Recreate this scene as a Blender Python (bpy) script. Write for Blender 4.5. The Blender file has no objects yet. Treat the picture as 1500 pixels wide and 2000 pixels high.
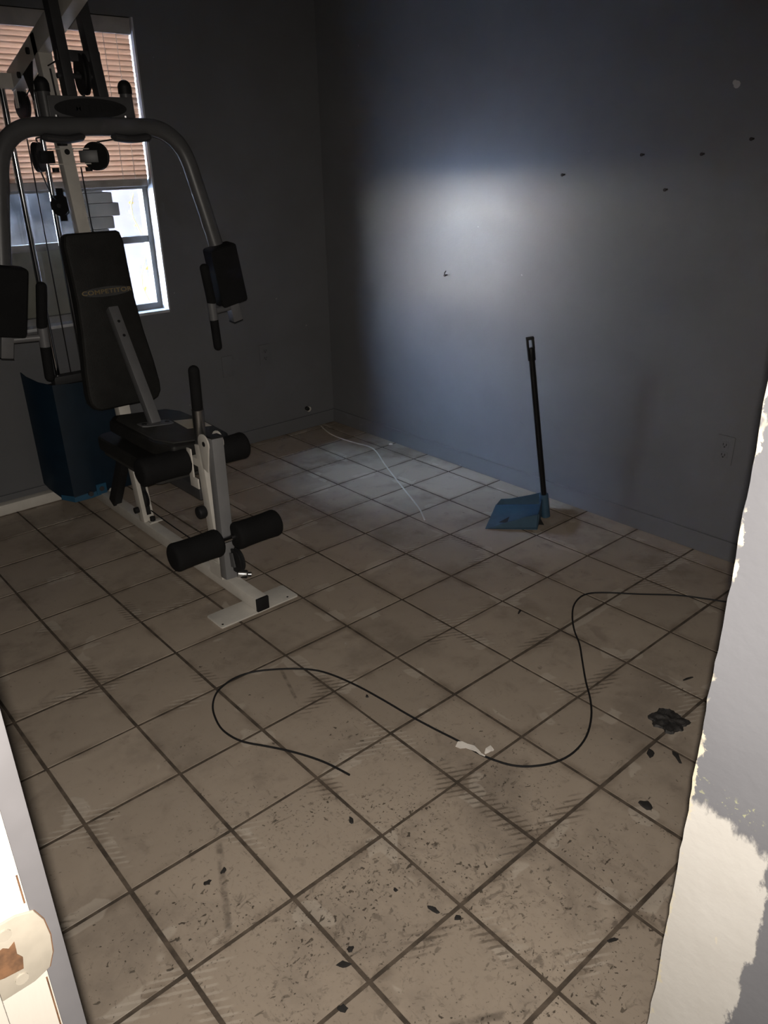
import bpy, bmesh, math, random
from mathutils import Vector, Matrix, noise as mnoise
random.seed(7)
S = bpy.context.scene
COL = S.collection

# ------------------------------------------------------------------ camera, light, exposure
CAM = Vector((-0.64709, -1.09094, 1.51658))
RIGHT = Vector((0.75121, -0.65977, -0.01940))
DOWN = Vector((-0.28625, -0.29915, -0.91026))
FWD = Vector((0.59476, 0.68936, -0.41358))
cd = bpy.data.cameras.new('camera')
cd.sensor_fit = 'HORIZONTAL'; cd.sensor_width = 36.0
cd.lens = 36.0 * 1530.06 / 1500.0
cd.clip_start = 0.02; cd.clip_end = 200
cam = bpy.data.objects.new('camera', cd); COL.objects.link(cam)
M = Matrix.Identity(4)
for i in range(3):
    M[i][0] = RIGHT[i]; M[i][1] = -DOWN[i]; M[i][2] = -FWD[i]; M[i][3] = CAM[i]
cam.matrix_world = M
S.camera = cam
S.view_settings.view_transform = 'Standard'
S.view_settings.look = 'None'
S.view_settings.gamma = 1.0
S.view_settings.use_curve_mapping = False
S.view_settings.exposure = 0.0

w = bpy.data.worlds.new('sky'); S.world = w; w.use_nodes = True
wn = w.node_tree.nodes; wl = w.node_tree.links
bg = wn['Background']
tc = wn.new('ShaderNodeTexCoord'); sx_ = wn.new('ShaderNodeSeparateXYZ'); rp = wn.new('ShaderNodeValToRGB')
wl.new(tc.outputs['Generated'], sx_.inputs[0]); wl.new(sx_.outputs[2], rp.inputs[0])
rp.color_ramp.elements[0].position = 0.0; rp.color_ramp.elements[0].color = (1.0, 0.955, 0.89, 1)      # haze at the horizon
rp.color_ramp.elements[1].position = 0.42; rp.color_ramp.elements[1].color = (0.54, 0.73, 1.0, 1)     # blue above
wl.new(rp.outputs[0], bg.inputs['Color'])
bg.inputs['Strength'].default_value = 190.0

# the phone's own flash, a small lamp a finger's width from the lens
fd = bpy.data.lights.new('phone_flash', 'SPOT'); fd.energy = 130.0; fd.color = (1.0, 0.92, 0.82)
fd.spot_size = math.radians(112); fd.spot_blend = 1.0; fd.shadow_soft_size = 0.006
fo = bpy.data.objects.new('phone_flash', fd); COL.objects.link(fo)
fo.location = CAM - DOWN * 0.010 - FWD * 0.015
fo.rotation_euler = (FWD + DOWN * 0.16).to_track_quat('-Z', 'Y').to_euler()

# ------------------------------------------------------------------ material helpers
def new_mat(name):
    m = bpy.data.materials.new(name); m.use_nodes = True
    nt = m.node_tree
    return m, nt, nt.nodes['Principled BSDF']

class NT:
    """small shorthand for building node maths"""
    def __init__(s, nt): s.nt = nt
    def add(s, t, **k):
        n = s.nt.nodes.new(t)
        for a, b in k.items(): setattr(n, a, b)
        return n
    def put(s, sock, v):
        if isinstance(v, bpy.types.NodeSocket): s.nt.links.new(v, sock)
        else: sock.default_value = v
    def m(s, op, a, b=0.0, c=0.0, clamp=False):
        n = s.add('ShaderNodeMath', operation=op, use_clamp=clamp)
        s.put(n.inputs[0], a); s.put(n.inputs[1], b)
        if len(n.inputs) > 2: s.put(n.inputs[2], c)
        return n.outputs[0]
    def noise(s, vec, scale, detail=3.0, rough=0.55, dist=0.0):
        n = s.add('ShaderNodeTexNoise')
        s.put(n.inputs['Vector'], vec); n.inputs['Scale'].default_value = scale
        n.inputs['Detail'].default_value = detail; n.inputs['Roughness'].default_value = rough
        n.inputs['Distortion'].default_value = dist
        return n.outputs['Fac']
    def step(s, v, lo, hi):
        n = s.add('ShaderNodeMapRange'); n.interpolation_type = 'SMOOTHSTEP'
        s.put(n.inputs['Value'], v); s.put(n.inputs['From Min'], lo); s.put(n.inputs['From Max'], hi)
        return n.outputs['Result']
    def mix(s, f, a, b):
        n = s.add('ShaderNodeMix', data_type='RGBA')
        s.put(n.inputs['Factor'], f)
        s.put(n.inputs[6], a if isinstance(a, bpy.types.NodeSocket) else (*a, 1))
        s.put(n.inputs[7], b if isinstance(b, bpy.types.NodeSocket) else (*b, 1))
        return n.outputs[2]
    def mapping(s, vec, scale=(1, 1, 1), rot=(0, 0, 0), loc=(0, 0, 0)):
        n = s.add('ShaderNodeMapping'); s.put(n.inputs['Vector'], vec)
        n.inputs['Scale'].default_value = scale; n.inputs['Rotation'].default_value = rot
        n.inputs['Location'].default_value = loc
        return n.outputs[0]
    def bump(s, h, strength, dist, bsdf):
        n = s.add('ShaderNodeBump'); n.inputs['Strength'].default_value = strength
        n.inputs['Distance'].default_value = dist
        s.put(n.inputs['Height'], h); s.nt.links.new(n.outputs[0], bsdf.inputs['Normal'])

def simple(name, col, rough=0.5, metal=0.0, var=0.12, scale=14, bump=0.0, bscale=200, spec=0.5):
    m, nt, b = new_mat(name); n = NT(nt)
    pos = n.add('ShaderNodeNewGeometry').outputs['Position']
    f = n.noise(pos, scale, 4)
    c = n.mix(n.step(f, 0.3, 0.7), tuple(x * (1 - var) for x in col), tuple(min(1, x * (1 + var)) for x in col))
    n.put(b.inputs['Base Color'], c)
    b.inputs['Roughness'].default_value = rough; b.inputs['Metallic'].default_value = metal
    b.inputs['Specular IOR Level'].default_value = spec
    if bump: n.bump(n.noise(pos, bscale, 2), bump, 0.002, b)
    return m

def wall_mat(name, col, spec=0.5, rough=0.4):
    m, nt, b = new_mat(name); n = NT(nt)
    b.inputs['IOR'].default_value = 1.36
    pos = n.add('ShaderNodeNewGeometry').outputs['Position']
    f = n.noise(pos, 2.2, 5)
    c = n.mix(n.step(f, 0.3, 0.7), tuple(x * 0.94 for x in col), tuple(x * 1.05 for x in col))
    scuff = n.step(n.noise(pos, 11, 6, 0.7), 0.66, 0.72)
    c = n.mix(n.m('MULTIPLY', scuff, 0.12), c, (0.06, 0.06, 0.065))
    fleck = n.step(n.noise(pos, 26, 1), 0.815, 0.83)
    c = n.mix(n.m('MULTIPLY', fleck, 0.5), c, (0.36, 0.37, 0.36))
    n.put(b.inputs['Base Color'], c)
    b.inputs['Specular IOR Level'].default_value = spec
    n.put(b.inputs['Roughness'], n.m('ADD', rough - 0.03, n.m('MULTIPLY', n.noise(pos, 5, 4), 0.06)))
    # roller stipple plus hand-trowelled unevenness
    h = n.m('ADD', n.m('MULTIPLY', n.noise(pos, 170, 2), 0.22), n.m('MULTIPLY', n.noise(pos, 9, 4), 1.0))
    n.bump(h, 0.28, 0.006, b)
    return m

MAT = {}
MAT['wall'] = wall_mat('grey_blue_wall_paint', (0.140, 0.143, 0.151), 0.5, 0.36)
MAT['ceiling'] = simple('ceiling_paint', (0.30, 0.30, 0.30), 0.8)
MAT['hall'] = simple('hall_paint', (0.25, 0.24, 0.23), 0.8)
MAT['white'] = simple('white_powder_coat', (0.62, 0.59, 0.54), 0.42, var=0.06, bump=0.15, bscale=120)
MAT['mid_grey'] = simple('mid_grey_paint', (0.125, 0.125, 0.13), 0.45, var=0.06)
MAT['light_grey'] = simple('silver_grey_paint', (0.19, 0.19, 0.195), 0.45, var=0.06)
MAT['grey'] = simple('charcoal_powder_coat', (0.085, 0.085, 0.088), 0.38, var=0.08, bump=0.1, bscale=160)
MAT['dark_grey'] = simple('dark_grey_paint', (0.045, 0.045, 0.048), 0.42)
MAT['vinyl'] = simple('black_vinyl', (0.014, 0.0135, 0.0125), 0.55, var=0.2, bump=0.3, bscale=260, spec=0.3)
MAT['foam'] = simple('black_foam', (0.0085, 0.0085, 0.009), 0.85, bump=0.4, bscale=320, spec=0.2)
MAT['rubber'] = simple('black_rubber', (0.012, 0.012, 0.013), 0.6, spec=0.3)
MAT['chrome'] = simple('chrome', (0.62, 0.62, 0.64), 0.14, 1.0, var=0.05)
MAT['steel'] = simple('dull_steel', (0.42, 0.42, 0.42), 0.35, 1.0)
MAT['iron'] = simple('weight_iron', (0.03, 0.03, 0.032), 0.6)
MAT['blue'] = simple('blue_plastic_shroud', (0.006, 0.017, 0.031), 0.34, var=0.1)
MAT['bright_blue'] = simple('bright_blue_plastic', (0.020, 0.085, 0.155), 0.4)
MAT['board'] = simple('chipboard_backing', (0.026, 0.025, 0.023), 0.8)
MAT['sticker'] = simple('cream_sticker', (0.46, 0.42, 0.32), 0.6, var=0.05)
MAT['gold'] = simple('gold_lettering', (0.20, 0.15, 0.075), 0.5)
MAT['badge'] = simple('grey_badge', (0.05, 0.05, 0.05), 0.5)
MAT['alu'] = simple('window_aluminium', (0.22, 0.22, 0.22), 0.5, 0.3)
MAT['reveal'] = simple('reveal_paint', (0.45, 0.46, 0.48), 0.5)
MAT['sill'] = simple('sill_paint', (0.42, 0.43, 0.45), 0.5)
MAT['headrail'] = simple('blind_headrail', (0.40, 0.38, 0.36), 0.5)
MAT['cord'] = simple('blind_cord', (0.6, 0.55, 0.5), 0.8)
MAT['pan_blue'] = simple('dustpan_blue_plastic', (0.036, 0.080, 0.128), 0.5)
MAT['handle_black'] = simple('handle_black', (0.006, 0.006, 0.0065), 0.45, spec=0.25)
MAT['white_cord'] = simple('white_cord', (0.55, 0.53, 0.48), 0.5)
MAT['tape'] = simple('torn_white_tape', (0.85, 0.80, 0.74), 0.7)
MAT['flake'] = simple('dark_dirt', (0.018, 0.016, 0.015), 0.8)
MAT['tar'] = simple('dried_adhesive', (0.030, 0.028, 0.027), 0.65, var=0.5, scale=60, bump=0.8, bscale=90)
MAT['plug'] = simple('black_bakelite', (0.01, 0.01, 0.01), 0.5)
MAT['brass'] = simple('painted_strike', (0.205, 0.186, 0.155), 0.35, 0.0, var=0.06, scale=60)
MAT['rawwood'] = simple('raw_wood', (0.075, 0.036, 0.016), 0.7, var=0.4, scale=90)
MAT['outdoor_wall'] = simple('neighbour_stucco', (0.26, 0.235, 0.245), 0.9, var=0.06, scale=2)
MAT['concrete'] = simple('pale_concrete', (0.62, 0.62, 0.64), 0.9, var=0.1, scale=3)
MAT['plank'] = simple('weathered_plank', (0.020, 0.0165, 0.0125), 0.8, var=0.25, scale=20, spec=0.15)
MAT['plastic_black'] = simple('black_plastic_sheet', (0.020, 0.020, 0.021), 0.5, var=0.3, bump=0.4, bscale=22, spec=0.12)
MAT['cream_board'] = simple('cream_board', (0.36, 0.345, 0.27), 0.8, var=0.12, scale=6)
MAT['leaf'] = simple('yellowed_leaf', (0.55, 0.42, 0.10), 0.7, var=0.3)

def tile_material():
    m, nt, b = new_mat('dirty_beige_ceramic_tile'); n = NT(nt)
    T = 0.265
    pos = n.add('ShaderNodeNewGeometry').outputs['Position']
    sep = n.add('ShaderNodeSeparateXYZ'); n.put(sep.inputs[0], pos)
    X, Y = sep.outputs[0], sep.outputs[1]
    rnd = n.add('ShaderNodeObjectInfo').outputs['Random']
    base = n.mix(n.noise(pos, 5, 4), (0.33, 0.272, 0.218), (0.43, 0.362, 0.295))
    tone = n.m('ADD', 0.90, n.m('MULTIPLY', rnd, 0.16))
    vm = n.add('ShaderNodeVectorMath', operation='SCALE'); n.put(vm.inputs[0], base); n.put(vm.inputs['Scale'], tone)
    c = vm.outputs[0]
    # broad traffic soiling
    soil = n.step(n.noise(pos, 2.6, 7, 0.62), 0.47, 0.70)
    c = n.mix(n.m('MULTIPLY', soil, 0.50), c, (0.13, 0.105, 0.085))
    soil2 = n.step(n.noise(pos, 9, 6, 0.65, 0.6), 0.55, 0.72)
    c = n.mix(n.m('MULTIPLY', soil2, 0.34), c, (0.14, 0.11, 0.09))
    # distance to the nearest joints
    def jd(v):
        f = n.m('ABSOLUTE', n.m('SUBTRACT', n.m('FRACT', n.m('ADD', n.m('DIVIDE', v, T), 0.5)), 0.5))
        return n.m('MULTIPLY', f, T)
    jx, jy = jd(X), jd(Y)
    jm = n.m('MINIMUM', jx, jy)
    grime = n.m('MULTIPLY', n.step(jm, 0.030, 0.003), n.step(n.noise(pos, 7, 5), 0.42, 0.66))
    c = n.mix(n.m('MULTIPLY', grime, 0.55), c, (0.12, 0.09, 0.065))
    # thinset smears: pale blobs and notched-trowel ridges beside some joints
    near = n.step(n.m('ADD', jm, n.m('MULTIPLY', n.noise(pos, 20, 2), 0.03)), 0.052, 0.046)
    blob = n.m('MULTIPLY', near, n.step(n.noise(pos, 6.2, 2, 0.4), 0.600, 0.625))
    c = n.mix(n.m('MULTIPLY', blob, 0.36), c, (0.56, 0.50, 0.43))
    saw = n.m('SINE', n.m('MULTIPLY', n.m('ADD', n.m('MULTIPLY', X, 0.55), Y), 2 * math.pi / 0.0195))
    ridge = n.m('MULTIPLY', n.step(n.m('ADD', saw, n.m('MULTIPLY', n.m('SUBTRACT', n.noise(pos, 75, 3), 0.5), 2.2)), 0.1, 0.8), n.step(n.m('ADD', jm, n.m('MULTIPLY', n.noise(pos, 60, 2), 0.02)), 0.050, 0.036))
    where = n.noise(n.mapping(pos, loc=(3.1, 1.7, 0)), 3.3, 1, 0.4)
    c = n.mix(n.m('MULTIPLY', n.m('MULTIPLY', ridge, n.step(where, 0.60, 0.66)), 0.42), c, (0.55, 0.49, 0.42))
    whered = n.noise(n.mapping(pos, loc=(7.3, 4.4, 0)), 3.0, 1, 0.4)
    c = n.mix(n.m('MULTIPLY', n.m('MULTIPLY', ridge, n.step(whered, 0.60, 0.68)), 0.60), c, (0.085, 0.066, 0.05))
    # specks, flecks and drag marks, densest where people walked in
    dx = n.m('SUBTRACT', X, 0.16); dy = n.m('SUBTRACT', Y, -0.22)
    r = n.m('SQRT', n.m('ADD', n.m('MULTIPLY', dx, dx), n.m('MULTIPLY', dy, dy)))
    dens = n.step(r, 1.15, 0.15)
    th = n.m('SUBTRACT', 0.715, n.m('MULTIPLY', dens, 0.085))
    sp1 = n.noise(n.mapping(pos, (1, 1.5, 1), (0, 0, 0.7)), 42, 3, 0.55, 0.5)
    k1 = n.step(sp1, th, n.m('ADD', th, 0.035))
    sp2 = n.noise(pos, 105, 2, 0.5)
    k2 = n.step(sp2, n.m('ADD', th, 0.01), n.m('ADD', th, 0.05))
    sp3 = n.noise(n.mapping(pos, (10, 1.6, 1), (0, 0, -0.45)), 9, 4, 0.6, 0.4)
    k3 = n.m('MULTIPLY', n.step(sp3, 0.64, 0.73), n.m('ADD', 0.12, n.m('MULTIPLY', dens, 0.5)))
    sp4 = n.noise(n.mapping(pos, (1, 1.3, 1), (0, 0, 0.3), (2.2, 5.1, 0)), 21, 5, 0.7, 1.0)
    k4 = n.m('MULTIPLY', n.step(sp4, n.m('SUBTRACT', th, 0.075), n.m('ADD', th, 0.03)), 0.62)
    sp5 = n.noise(n.mapping(pos, (1.6, 1, 1), (0, 0, 1.1), (9.2, 1.1, 0)), 60, 4, 0.65, 0.6)
    k5 = n.m('MULTIPLY', n.step(sp5, n.m('SUBTRACT', th, 0.05), n.m('ADD', th, 0.02)), 0.5)
    k3 = n.m('MAXIMUM', k3, n.m('MAXIMUM', k4, k5))
    cl = n.step(n.noise(pos, 4.5, 3), 0.36, 0.6)
    k = n.m('MULTIPLY', n.m('MAXIMUM', n.m('MAXIMUM', k1, k2), k3), n.m('ADD', 0.25, n.m('MULTIPLY', cl, 0.75)), clamp=True)
    c = n.mix(n.m('MULTIPLY', k, 0.85), c, (0.045, 0.036, 0.028))
    # a few long boot drags
    for (x0, y0, x1, y1, wd) in ((-0.04, 0.26, -0.155, 0.02, .012), (0.03, -0.42, 0.20, -0.52, .012), (0.40, 0.52, 0.48, 0.76, .008)):
        L = math.hypot(x1 - x0, y1 - y0); ux, uy = (x1 - x0) / L, (y1 - y0) / L
        a = n.m('ADD', n.m('MULTIPLY', n.m('SUBTRACT', X, x0), ux), n.m('MULTIPLY', n.m('SUBTRACT', Y, y0), uy))
        d = n.m('ABSOLUTE', n.m('SUBTRACT', n.m('MULTIPLY', n.m('SUBTRACT', X, x0), uy), n.m('MULTIPLY', n.m('SUBTRACT', Y, y0), ux)))
        inside = n.m('MULTIPLY', n.step(a, 0.0, 0.02), n.step(a, L, L - 0.02))
        line = n.m('MULTIPLY', n.m('MULTIPLY', n.step(d, wd, wd * 0.3), inside), n.step(n.noise(pos, 25, 4), 0.35, 0.6))
        c = n.mix(n.m('MULTIPLY', line, 0.55), c, (0.06, 0.048, 0.04))
    n.put(b.inputs['Base Color'], c)
    n.put(b.inputs['Roughness'], n.m('ADD', 0.42, n.m('MULTIPLY', soil, 0.25)))
    b.inputs['Specular IOR Level'].default_value = 0.35
    n.bump(n.m('ADD', n.noise(pos, 40, 3), n.m('MULTIPLY', blob, 0.6)), 0.12, 0.002, b)
    return m
MAT['tile'] = tile_material()
MAT['grout'] = simple('dirty_grout', (0.082, 0.063, 0.047), 0.9, var=0.4, scale=20, bump=0.6, bscale=150)

def hall_wall_mat():
    m, nt, b = new_mat('scraped_grey_paint_over_plaster'); n = NT(nt)
    pos = n.add('ShaderNodeNewGeometry').outputs['Position']
    sep = n.add('ShaderNodeSeparateXYZ'); n.put(sep.inputs[0], pos)
    Y, Z = sep.outputs[1], sep.outputs[2]
    c = n.mix(n.step(n.noise(pos, 3, 5), 0.3, 0.7), (0.150, 0.152, 0.168), (0.175, 0.178, 0.195))
    nz = n.noise(n.mapping(pos, (1, 1, 0.45)), 34, 6, 0.65)
    e = n.m('MULTIPLY', n.m('SUBTRACT', nz, 0.5), 0.075)
    # bare plaster patch: a ragged band down the corner, below about hand height
    my = n.step(n.m('ADD', Y, e), -0.892, -0.884)
    mz = n.step(n.m('ADD', n.m('ADD', Z, n.m('MULTIPLY', e, 1.3)), n.m('MULTIPLY', n.m('ADD', Y, 0.78), -0.25)), 0.812, 0.795)
    patch = n.m('MULTIPLY', my, mz)
    c = n.mix(patch, c, n.mix(n.noise(pos, 14, 5), (0.50, 0.48, 0.45), (0.60, 0.585, 0.56)))
    # chips along the corner bead
    ce = n.m('ADD', Y, n.m('MULTIPLY', n.m('SUBTRACT', n.noise(pos, 55, 4, 0.7), 0.5), 0.03))
    chip = n.m('MULTIPLY', n.step(ce, -0.7885, -0.786), n.step(n.noise(n.mapping(pos, loc=(0, 0, 3.3)), 16, 4), 0.52, 0.58))
    c = n.mix(chip, c, (0.62, 0.57, 0.45))
    spot = n.step(n.noise(n.mapping(pos, (1, 1.6, 0.8)), 40, 1), 0.775, 0.79)
    c = n.mix(spot, c, (0.62, 0.58, 0.50))
    moss = n.m('MULTIPLY', n.step(n.noise(pos, 150, 3), 0.58, 0.64), n.m('MULTIPLY', n.step(n.m('ABSOLUTE', n.m('SUBTRACT', Z, 0.825)), 0.022, 0.006), n.step(n.noise(pos, 30, 2), 0.45, 0.6)))
    c = n.mix(n.m('MULTIPLY', moss, 0.7), c, (0.42, 0.43, 0.25))
    n.put(b.inputs['Base Color'], c)
    b.inputs['Roughness'].default_value = 0.62
    n.bump(n.m('ADD', n.m('MULTIPLY', patch, -0.5), n.m('MULTIPLY', n.noise(pos, 60, 5), 0.5)), 0.4, 0.003, b)
    return m
MAT['hall_wall'] = hall_wall_mat()

def jamb_mat():
    m, nt, b = new_mat('chipped_cream_gloss_paint'); n = NT(nt)
    pos = n.add('ShaderNodeNewGeometry').outputs['Position']
    chip = n.step(n.noise(n.mapping(pos, (6, 1, 0.5)), 30, 4, 0.7), 0.70, 0.72)
    c = n.mix(chip, (0.32, 0.30, 0.27), (0.055, 0.028, 0.020))
    n.put(b.inputs['Base Color'], c); b.inputs['Roughness'].default_value = 0.35
    n.bump(n.noise(n.mapping(pos, (3, 1, 0.3)), 60, 4), 0.2, 0.002, b)
    return m
MAT['jamb'] = jamb_mat()
MAT['casing'] = simple('grey_casing_paint', (0.082, 0.080, 0.085), 0.5, var=0.08)

def slat_mat():
    m, nt, b = new_mat('thin_salmon_slat'); n = NT(nt)
    pos = n.add('ShaderNodeNewGeometry').outputs['Position']
    c = n.mix(n.noise(pos, 12, 3), (0.40, 0.27, 0.20), (0.50, 0.36, 0.27))
    d = n.add('ShaderNodeBsdfDiffuse'); t = n.add('ShaderNodeBsdfTranslucent'); x = n.add('ShaderNodeMixShader')
    n.put(d.inputs['Color'], c); n.put(t.inputs['Color'], (0.34, 0.20, 0.13, 1)); x.inputs['Fac'].default_value = 0.14
    nt.links.new(d.outputs[0], x.inputs[1]); nt.links.new(t.outputs[0], x.inputs[2])
    nt.links.new(x.outputs[0], nt.nodes['Material Output'].inputs['Surface'])
    return m
MAT['slat'] = slat_mat()

def glass_mat():
    m, nt, b = new_mat('window_glass'); n = NT(nt)
    tr = n.add('ShaderNodeBsdfTransparent'); g = n.add('ShaderNodeBsdfGlossy'); x = n.add('ShaderNodeMixShader')
    pos = n.add('ShaderNodeNewGeometry').outputs['Position']
    n.put(tr.inputs['Color'], n.mix(n.noise(pos, 8, 4), (0.82, 0.83, 0.85), (0.93, 0.94, 0.96)))
    g.inputs['Roughness'].default_value = 0.03
    geo = n.add('ShaderNodeNewGeometry'); dt = n.add('ShaderNodeVectorMath', operation='DOT_PRODUCT')
    nt.links.new(geo.outputs['Normal'], dt.inputs[0]); nt.links.new(geo.outputs['Incoming'], dt.inputs[1])
    n.put(x.inputs['Fac'], n.m('ADD', 0.04, n.m('MULTIPLY', 0.96, n.m('POWER', n.m('SUBTRACT', 1.0, n.m('ABSOLUTE', dt.outputs['Value'])), 5.0))))
    nt.links.new(tr.outputs[0], x.inputs[1]); nt.links.new(g.outputs[0], x.inputs[2])
    nt.links.new(x.outputs[0], nt.nodes['Material Output'].inputs['Surface'])
    return m
MAT['glass'] = glass_mat()

# ------------------------------------------------------------------ object helpers
def wloc(o):
    v = Vector((0, 0, 0))
    while o is not None:
        v += o.location; o = o.parent
    return v

def tag(o, label=None, cat=None, group=None, kind=None):
    if label: o['label'] = label
    if cat: o['category'] = cat
    if group: o['group'] = group
    if kind: o['kind'] = kind
    return o

def empty(name, loc, label, cat, group=None):
    o = bpy.data.objects.new(name, None); COL.objects.link(o); o.location = loc
    o.empty_display_size = 0.05
    return tag(o, label, cat, group)

class MB:
    """collects shapes given in world coordinates; build() links them as one mesh object"""
    def __init__(s): s.bm = bmesh.new()
    def poly(s, vs, fs):
        v = [s.bm.verts.new(p) for p in vs]
        for f in fs:
            try: s.bm.faces.new([v[i] for i in f])
            except ValueError: pass
        return s
    def box(s, x0, x1, y0, y1, z0, z1):
        vs = [(x, y, z) for x in (x0, x1) for y in (y0, y1) for z in (z0, z1)]
        return s.poly(vs, [(0, 1, 3, 2), (4, 6, 7, 5), (0, 4, 5, 1), (2, 3, 7, 6), (0, 2, 6, 4), (1, 5, 7, 3)])
    def bar(s, p0, p1, wd, ht, side=(1, 0, 0)):
        """rectangular bar from p0 to p1; wd along `side`, ht across"""
        p0, p1 = Vector(p0), Vector(p1); d = (p1 - p0).normalized()
        a = Vector(side); a = (a - d * a.dot(d)).normalized(); b = d.cross(a)
        vs = []
        for p in (p0, p1):
            for i, j in ((-1, -1), (1, -1), (1, 1), (-1, 1)): vs.append(p + a * (i * wd / 2) + b * (j * ht / 2))
        return s.poly(vs, [(3, 2, 1, 0), (4, 5, 6, 7), (0, 1, 5, 4), (1, 2, 6, 5), (2, 3, 7, 6), (3, 0, 4, 7)])
    def tube(s, pts, r, n=12, flat=1.0, cap=True, up=(0, 1, 0)):
        pts = [Vector(p) for p in pts]; rings = []; k = len(pts)
        rr = r if hasattr(r, '__len__') else [r] * k
        prev = None
        for i in range(k):
            d = (pts[min(i + 1, k - 1)] - pts[max(i - 1, 0)]).normalized()
            a = (prev if prev is not None else Vector(up)); a = a - d * a.dot(d)
            if a.length < 1e-4: a = d.orthogonal()
            a.normalize(); prev = a; b = d.cross(a)
            rings.append([s.bm.verts.new(pts[i] + a * (math.cos(t) * rr[i] * flat) + b * (math.sin(t) * rr[i]))
                          for t in (2 * math.pi * j / n for j in range(n))])
        for i in range(k - 1):
            for j in range(n):
                s.bm.faces.new((rings[i][j], rings[i][(j + 1) % n], rings[i + 1][(j + 1) % n], rings[i + 1][j]))
        if cap:
            s.bm.faces.new(list(reversed(rings[0]))); s.bm.faces.new(rings[-1])
        return s
    def cyl(s, p0, p1, r, n=16, round_=0.0, bulge=0.0):
        """cylinder with rounded ends of depth round_ and an optional end bulge"""
        p0, p1 = Vector(p0), Vector(p1); L = (p1 - p0).length; d = (p1 - p0) / L
        if round_ <= 0: return s.tube([p0, p1], r, n, up=d.orthogonal())
        pts, rad = [], []
        for k in range(5):
            t = k / 4 * math.pi / 2
            pts.append(p0 + d * (round_ * (1 - math.sin(t)))); rad.append(max(1e-4, r - round_ + round_ * math.cos(t)))
        pts.reverse(); rad.reverse()
        pts2 = [p0 + d * (round_ * (1 - math.cos(k / 4 * math.pi / 2))) for k in range(5)]
        rad2 = [max(r - round_, 1e-4) + round_ * math.sin(k / 4 * math.pi / 2) for k in range(5)]
        if bulge:
            for q in (0.25, 0.5, 0.75): pts2.append(p0 + d * (L * q)); rad2.append(r * (1 - bulge * math.sin(math.pi * q)))
        pts3 = [p1 - d * (round_ * (1 - math.cos(k / 4 * math.pi / 2))) for k in (4, 3, 2, 1, 0)]
        rad3 = [max(r - round_, 1e-4) + round_ * math.sin(k / 4 * math.pi / 2) for k in (4, 3, 2, 1, 0)]
        return s.tube(pts2 + pts3, rad2 + rad3, n, up=d.orthogonal())
    def disc(s, c, axis, r, t, n=24, groove=False):
        c = Vector(c); a = Vector(axis).normalized()
        if not groove: return s.tube([c - a * t / 2, c + a * t / 2], r, n, up=a.orthogonal())
        return s.tube([c - a * t / 2, c - a * t * 0.2, c, c + a * t * 0.2, c + a * t / 2], [r, r, r * 0.86, r, r], n, up=a.orthogonal())
    def sphere(s, c, r, sx=1, sy=1, sz=1, u=14, v=9):
        bmesh.ops.create_uvsphere(s.bm, u_segments=u, v_segments=v, radius=r,
                                  matrix=Matrix.Translation(c) @ Matrix.Diagonal((sx, sy, sz, 1)))
        return s
    def prism(s, outline, origin, ax, ay, depth):
        """outline of 2-D points laid on axes ax, ay at origin, extruded along ax x ay by depth"""
        o = Vector(origin); ax = Vector(ax).normalized(); ay = Vector(ay).normalized(); nz = ax.cross(ay)
        k = len(outline)
        vs = [o + ax * u + ay * v for u, v in outline] + [o + ax * u + ay * v + nz * depth for u, v in outline]
        fs = [tuple(reversed(range(k))), tuple(range(k, 2 * k))] + [(i, (i + 1) % k, k + (i + 1) % k, k + i) for i in range(k)]
        return s.poly(vs, fs)
    def build(s, name, mat, parent=None, bevel=0.0, seg=2, smooth=True, ang=40, label=None, kind=None):
        bm = s.bm
        bmesh.ops.recalc_face_normals(bm, faces=bm.faces)
        if bevel > 0:
            es = [e for e in bm.edges if len(e.link_faces) == 2 and e.calc_face_angle(0) > math.radians(ang)]
            bmesh.ops.bevel(bm, geom=es, offset=bevel, segments=seg, profile=0.6, affect='EDGES', clamp_overlap=True)
        if smooth:
            for f in bm.faces: f.smooth = True
            for e in bm.edges:
                if len(e.link_faces) == 2 and e.calc_face_angle(0) > math.radians(34): e.smooth = False
        if parent is not None:
            bmesh.ops.translate(bm, verts=bm.verts, vec=-wloc(parent))
            me = bpy.data.meshes.new(name); bm.to_mesh(me); bm.free()
            o = bpy.data.objects.new(name, me); o.parent = parent
        else:
            c = Vector((0, 0, 0)); lo = 1e9
            for v in bm.verts: c += v.co; lo = min(lo, v.co.z)
            c /= len(bm.verts); c.z = lo
            bmesh.ops.translate(bm, verts=bm.verts, vec=-c)
            me = bpy.data.meshes.new(name); bm.to_mesh(me); bm.free()
            o = bpy.data.objects.new(name, me); o.location = c
        me.materials.append(MAT[mat] if isinstance(mat, str) else mat)
        COL.objects.link(o)
        if label: o['label'] = label
        if kind: o['kind'] = kind
        return o

def struct(mb, name, mat, **k):
    return mb.build(name, mat, kind='structure', smooth=False, **k)

def rounded(hw, hh, r, n=5):
    o = []
    for cx, cy, a0 in ((hw - r, hh - r, 0), (-hw + r, hh - r, 90), (-hw + r, -hh + r, 180), (hw - r, -hh + r, 270)):
        for k in range(n + 1):
            a = math.radians(a0 + 90 * k / n); o.append((cx + r * math.cos(a), cy + r * math.sin(a)))
    return o

def ellipse(a, b, n=32): return [(a * math.cos(2 * math.pi * k / n), b * math.sin(2 * math.pi * k / n)) for k in range(n)]

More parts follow.
